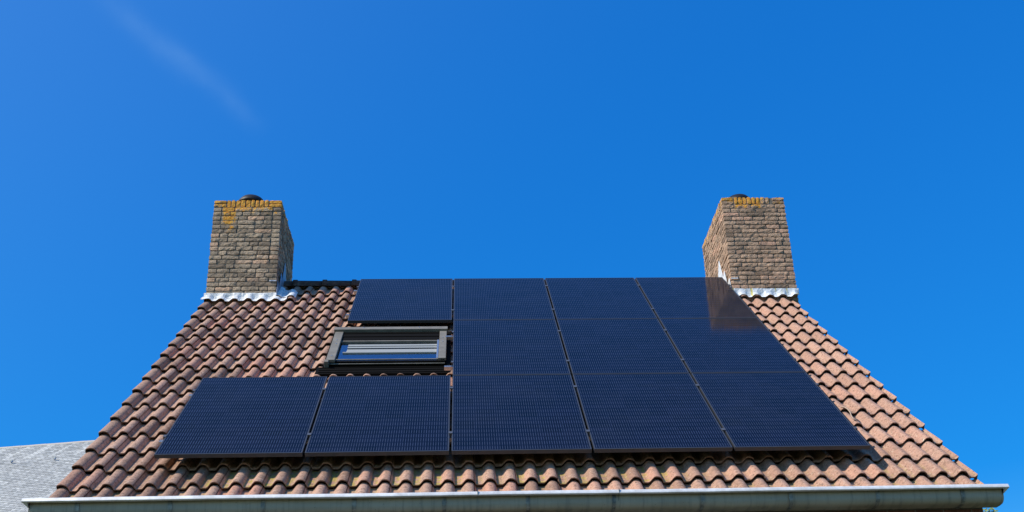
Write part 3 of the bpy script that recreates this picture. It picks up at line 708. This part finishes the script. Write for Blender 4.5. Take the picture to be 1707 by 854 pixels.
    bl.box((ua - .035, vA + .305, -0.112), (ub, vA + .325, -0.078), F_)
    MBL, _, _ = mat('pale_blind', (0.34, 0.34, 0.31), 0.5); bl.build('blind', MBL, rw, bevel=0.002)
    return rw
roof_window()

# ------------------------------------------------------------------ solar panels
us = [-2.3459, -1.1651, 0.0005, 1.1473, 2.292, 3.4241]; vs_ = [0.0, 1.7558, 3.5202, 5.2615]
def make_panel():
    root = bpy.data.objects.new('solar_panel', None); COL.objects.link(root); root.empty_display_size = .2
    f = MB(); w = 0.011; t0, t1 = -0.035, 0.0
    f.box((0, 0, t0), (PW, w, t1)); f.box((0, PH - w, t0), (PW, PH, t1)); f.box((0, w, t0), (w, PH - w, t1)); f.box((PW - w, w, t0), (PW, PH - w, t1))
    f.box((w, w, t0), (PW - w, w + .02, t0 + .002)); f.box((w, PH - w - .02, t0), (PW - w, PH - w, t0 + .002))
    f.build('frame', MFR, root, local=True, bevel=0.0012)
    g_ = MB(); g_.box((w, w, -0.008), (PW - w, PH - w, -0.0018)); g_.build('glass', MC, root, local=True)
    return root
def copy_tree(o):
    c = o.copy(); COL.objects.link(c)
    for ch in [q for q in bpy.data.objects if q.parent == o]:
        d = ch.copy(); COL.objects.link(d); d.parent = c
    return c
cells = [(0, i) for i in range(5)] + [(1, i) for i in (2, 3, 4)] + [(2, i) for i in (1, 2, 3, 4)]
lab = {(0, 0): 'black solar panel at the left end of the bottom row, above the gutter',
       (0, 1): 'black solar panel directly below the roof window, second in the bottom row',
       (0, 2): 'middle solar panel of the five in the bottom row',
       (0, 3): 'fourth solar panel from the left in the bottom row',
       (0, 4): 'black solar panel at the right end of the bottom row, above the gutter',
       (1, 2): 'black solar panel immediately right of the roof window in the middle row',
       (1, 3): 'centre solar panel of the three in the middle row',
       (1, 4): 'right end solar panel of the middle row, with the tip of the chimney reflection',
       (2, 1): 'black solar panel directly above the roof window, left end of the top row',
       (2, 2): 'second solar panel from the left in the top row',
       (2, 3): 'third solar panel from the left in the top row',
       (2, 4): 'black solar panel beside the right chimney, mirroring its bricks, right end of top row'}
proto = make_panel(); first = True; PAN = {}
for (r_, i) in cells:
    o = proto if first else copy_tree(proto); first = False
    wv = us[i + 1] - us[i] - 0.020; hv = vs_[r_ + 1] - vs_[r_] - (0.010 if r_ < 2 else 0)
    o.location = RP(us[i] + 0.010, vs_[r_] + (0.0 if r_ == 0 else .003), 0); o.rotation_euler = (TH, 0, 0); o.scale = (wv / PW, hv / PH, 1)
    tag(o, lab[(r_, i)], 'solar panel', 'black solar panels mounted on the tiled roof'); PAN[(r_, i)] = o
# clamps: parts of the panel on their left
CL = {0: (0.36, 1.40), 1: (0.36, 1.31), 2: (0.36, 1.36)}
def add_clamp(root, x, y, end=0):
    """x in metres from the panel's left edge (local)"""
    mb = MB()
    if end == 0: mb.box((x - 0.006, y - 0.020, 0.001), (x + 0.026, y + 0.020, 0.006)); mb.box((x + .004, y - .02, -0.04), (x + .016, y + .02, 0.001))
    elif end < 0:
        mb.box((-0.016, y - 0.02, 0.001), (0.007, y + 0.02, 0.005)); mb.box((-0.016, y - .02, -0.045), (-0.012, y + .02, 0.001)); mb.box((-0.050, y - .02, -0.049), (-0.012, y + .02, -0.045))
    else:
        mb.box((PW - 0.007, y - 0.02, 0.001), (PW + 0.016, y + 0.02, 0.005)); mb.box((PW + 0.012, y - .02, -0.045), (PW + 0.016, y + .02, 0.001)); mb.box((PW + .012, y - .02, -0.049), (PW + .035, y + .02, -0.045))
    o = mb.build('clamp', MCL, root, local=True)
for (r_, i), o in PAN.items():
    for y in CL[r_]:
        if (r_, i + 1) in PAN: add_clamp(o, PW - 0.0, y)
        else: add_clamp(o, 0, y, 1)
        if (r_, i - 1) not in PAN: add_clamp(o, 0, y, -1)
# mounting rails
rl = {(0, 0): 'lower mounting rail under the bottom row of solar panels', (0, 1): 'upper mounting rail under the bottom row of solar panels',
      (1, 0): 'lower mounting rail of the middle panel row, ending beside the roof window', (1, 1): 'upper mounting rail of the middle panel row, ending beside the roof window',
      (2, 0): 'lower mounting rail under the top row of solar panels', (2, 1): 'upper mounting rail under the top row of solar panels, near the ridge'}
for r_ in range(3):
    cs = [i for (q, i) in cells if q == r_]; a, b = us[min(cs)] - 0.045, us[max(cs) + 1] + 0.03
    if r_ == 1: a = -0.075
    for k, y in enumerate(CL[r_]):
        v = vs_[r_] + y; mb = MB(); mb.box((a, v - 0.019, -0.078), (b, v - 0.006, -0.0405), RP); mb.box((a, v + 0.006, -0.078), (b, v + 0.019, -0.0405), RP); mb.box((a, v - .0059, -0.078), (b, v + .0059, -0.056), RP)
        o = mb.build('mounting_rail', MALU, None); tag(o, rl[(r_, k)], 'rail', 'aluminium mounting rails under the solar panels')

# ------------------------------------------------------------------ cable on the tiles
cb = MB()
def on_roof(px, py, h):
    d = pix_ray(px, py); t = (h - NR.dot(CAM)) / NR.dot(d); return CAM + d * t
cb.tube([on_roof(x, y, -0.105 + hh) for x, y, hh in ((1402, 679, -.02), (1408, 679, .0), (1413, 682, .012), (1417, 687, .012), (1419, 693, .006), (1422, 698, .0), (1426, 700, -.006), (1430, 701, -.012))], 0.0055, 6)
MCB, _, _ = mat('tan_cable', (0.50, 0.36, 0.25), 0.6)
tag(cb.build('cable', MCB, smooth=True), 'thin tan cable looping out onto the tiles right of the solar panels', 'cable')

# ------------------------------------------------------------------ far slate roof at the left
def church():
    DX = Vector((5.1, -0.9, 0)).normalized(); DF = Vector((DX.y, -DX.x, 0))   # along ridge; towards camera
    if DF.y > 0: DF = -DF
    P0 = CAM + pix_ray(0, 747) * (62.4 / math.hypot(pix_ray(0, 747).x, pix_ray(0, 747).y)); Rz = P0.z
    A = P0 - DX * 16; L = 36.0; pit = rad(52); drop = 9.5; run = drop / math.tan(pit)
    ch = empty('slate_roofed_building', (A + DX * 18 + Vector((0, 0, GZ - Rz))), 'large distant building with a pale grey slate roof, rising behind the left eave', 'building')
    M, t, b = mat('grey_slate', rough=0.5, spec=0.5); 
    r = tone(t)[0]; p = pos(t)
    c = ramp(t, r, [(0, (0.29, 0.285, 0.265)), (0.5, (0.39, 0.385, 0.36)), (1, (0.56, 0.55, 0.51))])
    c = mixc(t, mm(t, 'MULTIPLY', sm(t, nz_(t, 1.6, 6, 0.65, p), 0.5, 0.72), 0.4), c, (0.22, 0.24, 0.24)); t.links.new(c, b.inputs['Base Color'])
    ed = (DF * math.cos(pit) - Vector((0, 0, math.sin(pit)))); en = (DF * math.sin(pit) + Vector((0, 0, math.cos(pit))))
    Fr = lambda x, y, z: A + DX * x + ed * y + en * z
    mb = MB(); gauge, sw = 0.16, 0.24
    for j in range(int(drop / math.sin(pit) / gauge)):
        y0 = 0.1 + j * gauge; far = j > 40
        x = (j % 2) * sw / 2; 
        while x < L:
            vis = 8 < x < 27 and not far
            w_ = (sw if vis else 3.0) - 0.012
            tl = 0.006 + random.uniform(0, .012) + 0.01; dv = random.uniform(-.012, .012); tn = min(1, max(0, random.gauss(.55, .2)))
            if vis and y0 < 1.3 and (x + 0.75 * y0) % 1.35 < 0.33: tn = 1.0
            mb.add([Fr(x, y0 - .08, 0.0), Fr(x + w_, y0 - .08, 0.0), Fr(x + w_, y0 + gauge + dv, tl), Fr(x, y0 + gauge + dv, tl), Fr(x, y0 + gauge + dv, tl - .03), Fr(x + w_, y0 + gauge + dv, tl - .03)], [(3, 2, 1, 0), (3, 4, 5, 2)], (tn, 0, 0, 1))
            x += w_ + 0.012
    # sheathing below and the rear slope
    B2 = drop / math.sin(pit)
    mb.add([Fr(0, 0, -0.05), Fr(L, 0, -0.05), Fr(L, B2, -0.05), Fr(0, B2, -0.05)], [(3, 2, 1, 0)], (0, 0, 0, 1))
    rr = lambda x, y: A + DX * x - DF * (y * math.cos(pit)) - Vector((0, 0, y * math.sin(pit) + .05))
    mb.add([rr(0, 0), rr(L, 0), rr(L, B2), rr(0, B2)], [(0, 1, 2, 3)], (.4, 0, 0, 1))
    ro = mb.build('roof', M, ch)
    cp = MB(); MCP, _, _ = mat('pale_ridge_capping', (0.44, 0.40, 0.34), 0.6, 0.0)
    for k in range(48):
        x = k * 0.75; z = random.uniform(0, .01)
        V = [A + DX * xx + DF * yy + Vector((0, 0, zz + z)) for xx in (x, x + .745) for yy, zz in ((0.09, -0.085), (0.055, -0.01), (0.02, 0.03), (-0.02, 0.03), (-0.055, -0.01), (-0.09, -0.085))]
        cp.add(V, [(i, i + 1, i + 7, i + 6) for i in range(5)] + [(0, 5, 4, 3, 2, 1), (6, 7, 8, 9, 10, 11)])
    cp.build('ridge_capping', MCP, ro, fix=True)
    for px, py in ((19, 772), (91, 767)):
        d = pix_ray(px, py); t = (en.dot(A) - en.dot(CAM)) / en.dot(d); q = CAM + d * t; hk = MB()
        hk.tube([q - ed * 0.18 + en * .03, q + ed * 0.02 + en * .05, q + ed * 0.04 + en * 0.16], 0.022, 6); hk.tube([q + ed * 0.04 + en * 0.16, q + ed * .06 + en * .2 + DX * .16], 0.03, 6)
        hk.build('roof_hook', MALU if px > 50 else MALU, ro)
    # walls below
    MW, tw, bw = mat('pale_render', rough=0.9); tw.links.new(ramp(tw, nz_(tw, 1.2, 6, 0.6, pos(tw)), [(0.3, (0.36, 0.33, 0.28)), (0.7, (0.46, 0.42, 0.36))]), bw.inputs['Base Color'])
    wb = MB(); ez = Rz - drop; q = lambda x, y, z: A + DX * x + DF * y + Vector((0, 0, z - A.z))
    hw = run - 0.5
    wb.hexa([q(.4, hw, GZ - 1.5), q(L - .4, hw, GZ - 1.5), q(L - .4, -hw, GZ - 1.5), q(.4, -hw, GZ - 1.5), q(.4, hw, ez + .3), q(L - .4, hw, ez + .3), q(L - .4, -hw, ez + .3), q(.4, -hw, ez + .3)])
    for x in (.4, L - .7): wb.add([q(x, hw, ez + .3), q(x, -hw, ez + .3), q(x, 0, Rz - .5), q(x + .3, hw, ez + .3), q(x + .3, -hw, ez + .3), q(x + .3, 0, Rz - .5)], [(0, 1, 2), (5, 4, 3), (0, 2, 5, 3), (1, 4, 5, 2)])
    wb.build('wall', MW, ch, fix=True)
    for k in range(6):
        wn = MB(); x = 4 + k * 5.4; 
        V = []; n = 8
        pts = [(x, GZ + 3), (x + 1.6, GZ + 3), (x + 1.6, GZ + 8)] + [(x + .8 + .8 * math.cos(a * math.pi / n), GZ + 8 + 1.1 * math.sin(a * math.pi / n)) for a in range(1, n)] + [(x, GZ + 8)]
        m_ = len(pts); wn.add([q(a, hw + .03, z) for a, z in pts] + [q(a, hw + .01, z) for a, z in pts], [tuple(range(m_)), tuple(range(2 * m_ - 1, m_ - 1, -1))] + [(i, (i + 1) % m_, m_ + (i + 1) % m_, m_ + i) for i in range(m_)])
        wn.build('window', MGL, ch, fix=True)
church()

# ------------------------------------------------------------------ tree at the right, behind the house corner
def tree():
    d = pix_ray(1636, 846); D = 18.0; top = CAM + d * (D / math.hypot(d.x, d.y)); base = Vector((top.x, top.y, GZ))
    tr = empty('tree', base, 'yellow-green leafy treetop showing below the right end of the gutter', 'tree')
    hgt = top.z - GZ
    tk_ = MB(); tk_.tube([base + Vector((math.sin(k * .8) * .06 * (k > 0), 0, hgt * .95 * k / 8)) for k in range(9)], [0.13 - 0.0145 * k for k in range(9)], 9)
    rng = random.Random(3); tips = []
    for k in range(64):
        z = 0.28 + 0.70 * (k / 64) ; a = k * 2.399; L = (1 - z) * 1.75 + 0.10
        s = base + Vector((0, 0, hgt * z)); e = s + Vector((math.cos(a) * L, math.sin(a) * L, L * .75)); e.z = min(e.z, top.z)
        mid = (s + e) / 2 + Vector((0, 0, -.04)); tk_.tube([s, mid, e], [0.022, .013, .004], 5); tips.append((s, e, L))
    MTR, _, _ = mat('bark', (0.13, 0.10, 0.07), 0.9); tk_.build('trunk', MTR, tr, smooth=True)
    M, t, b = mat('leaf', rough=0.55); r = tone(t)[0]
    t.links.new(ramp(t, r, [(0, (0.05, 0.10, 0.02)), (0.6, (0.16, 0.22, 0.03)), (1, (0.34, 0.34, 0.05))]), b.inputs['Base Color'])
    b.inputs['Subsurface Weight'].default_value = 0.0
    lf = MB()
    for s, e, L in tips:
        for q in range(int(60 + 70 * L)):
            f = rng.uniform(.25, 1.05); c = s.lerp(e, f) + Vector((rng.gauss(0, .07), rng.gauss(0, .07), rng.gauss(0, .07) * (1 if e.z < top.z - .1 else .5)))
            a = Vector((rng.gauss(0, 1), rng.gauss(0, 1), rng.gauss(0, .6))).normalized(); b_ = a.orthogonal().normalized() * .028; a *= .05
            n_ = a.cross(b_).normalized() * .008
            lf.add([c - a, c - a * .2 + b_ - n_, c + a, c - a * .2 - b_ - n_], [(0, 1, 2), (0, 2, 3)], (rng.random(), 0, 0, 1))
    lf.build('crown', M, tr)
tree()

SC.render.engine = 'CYCLES'
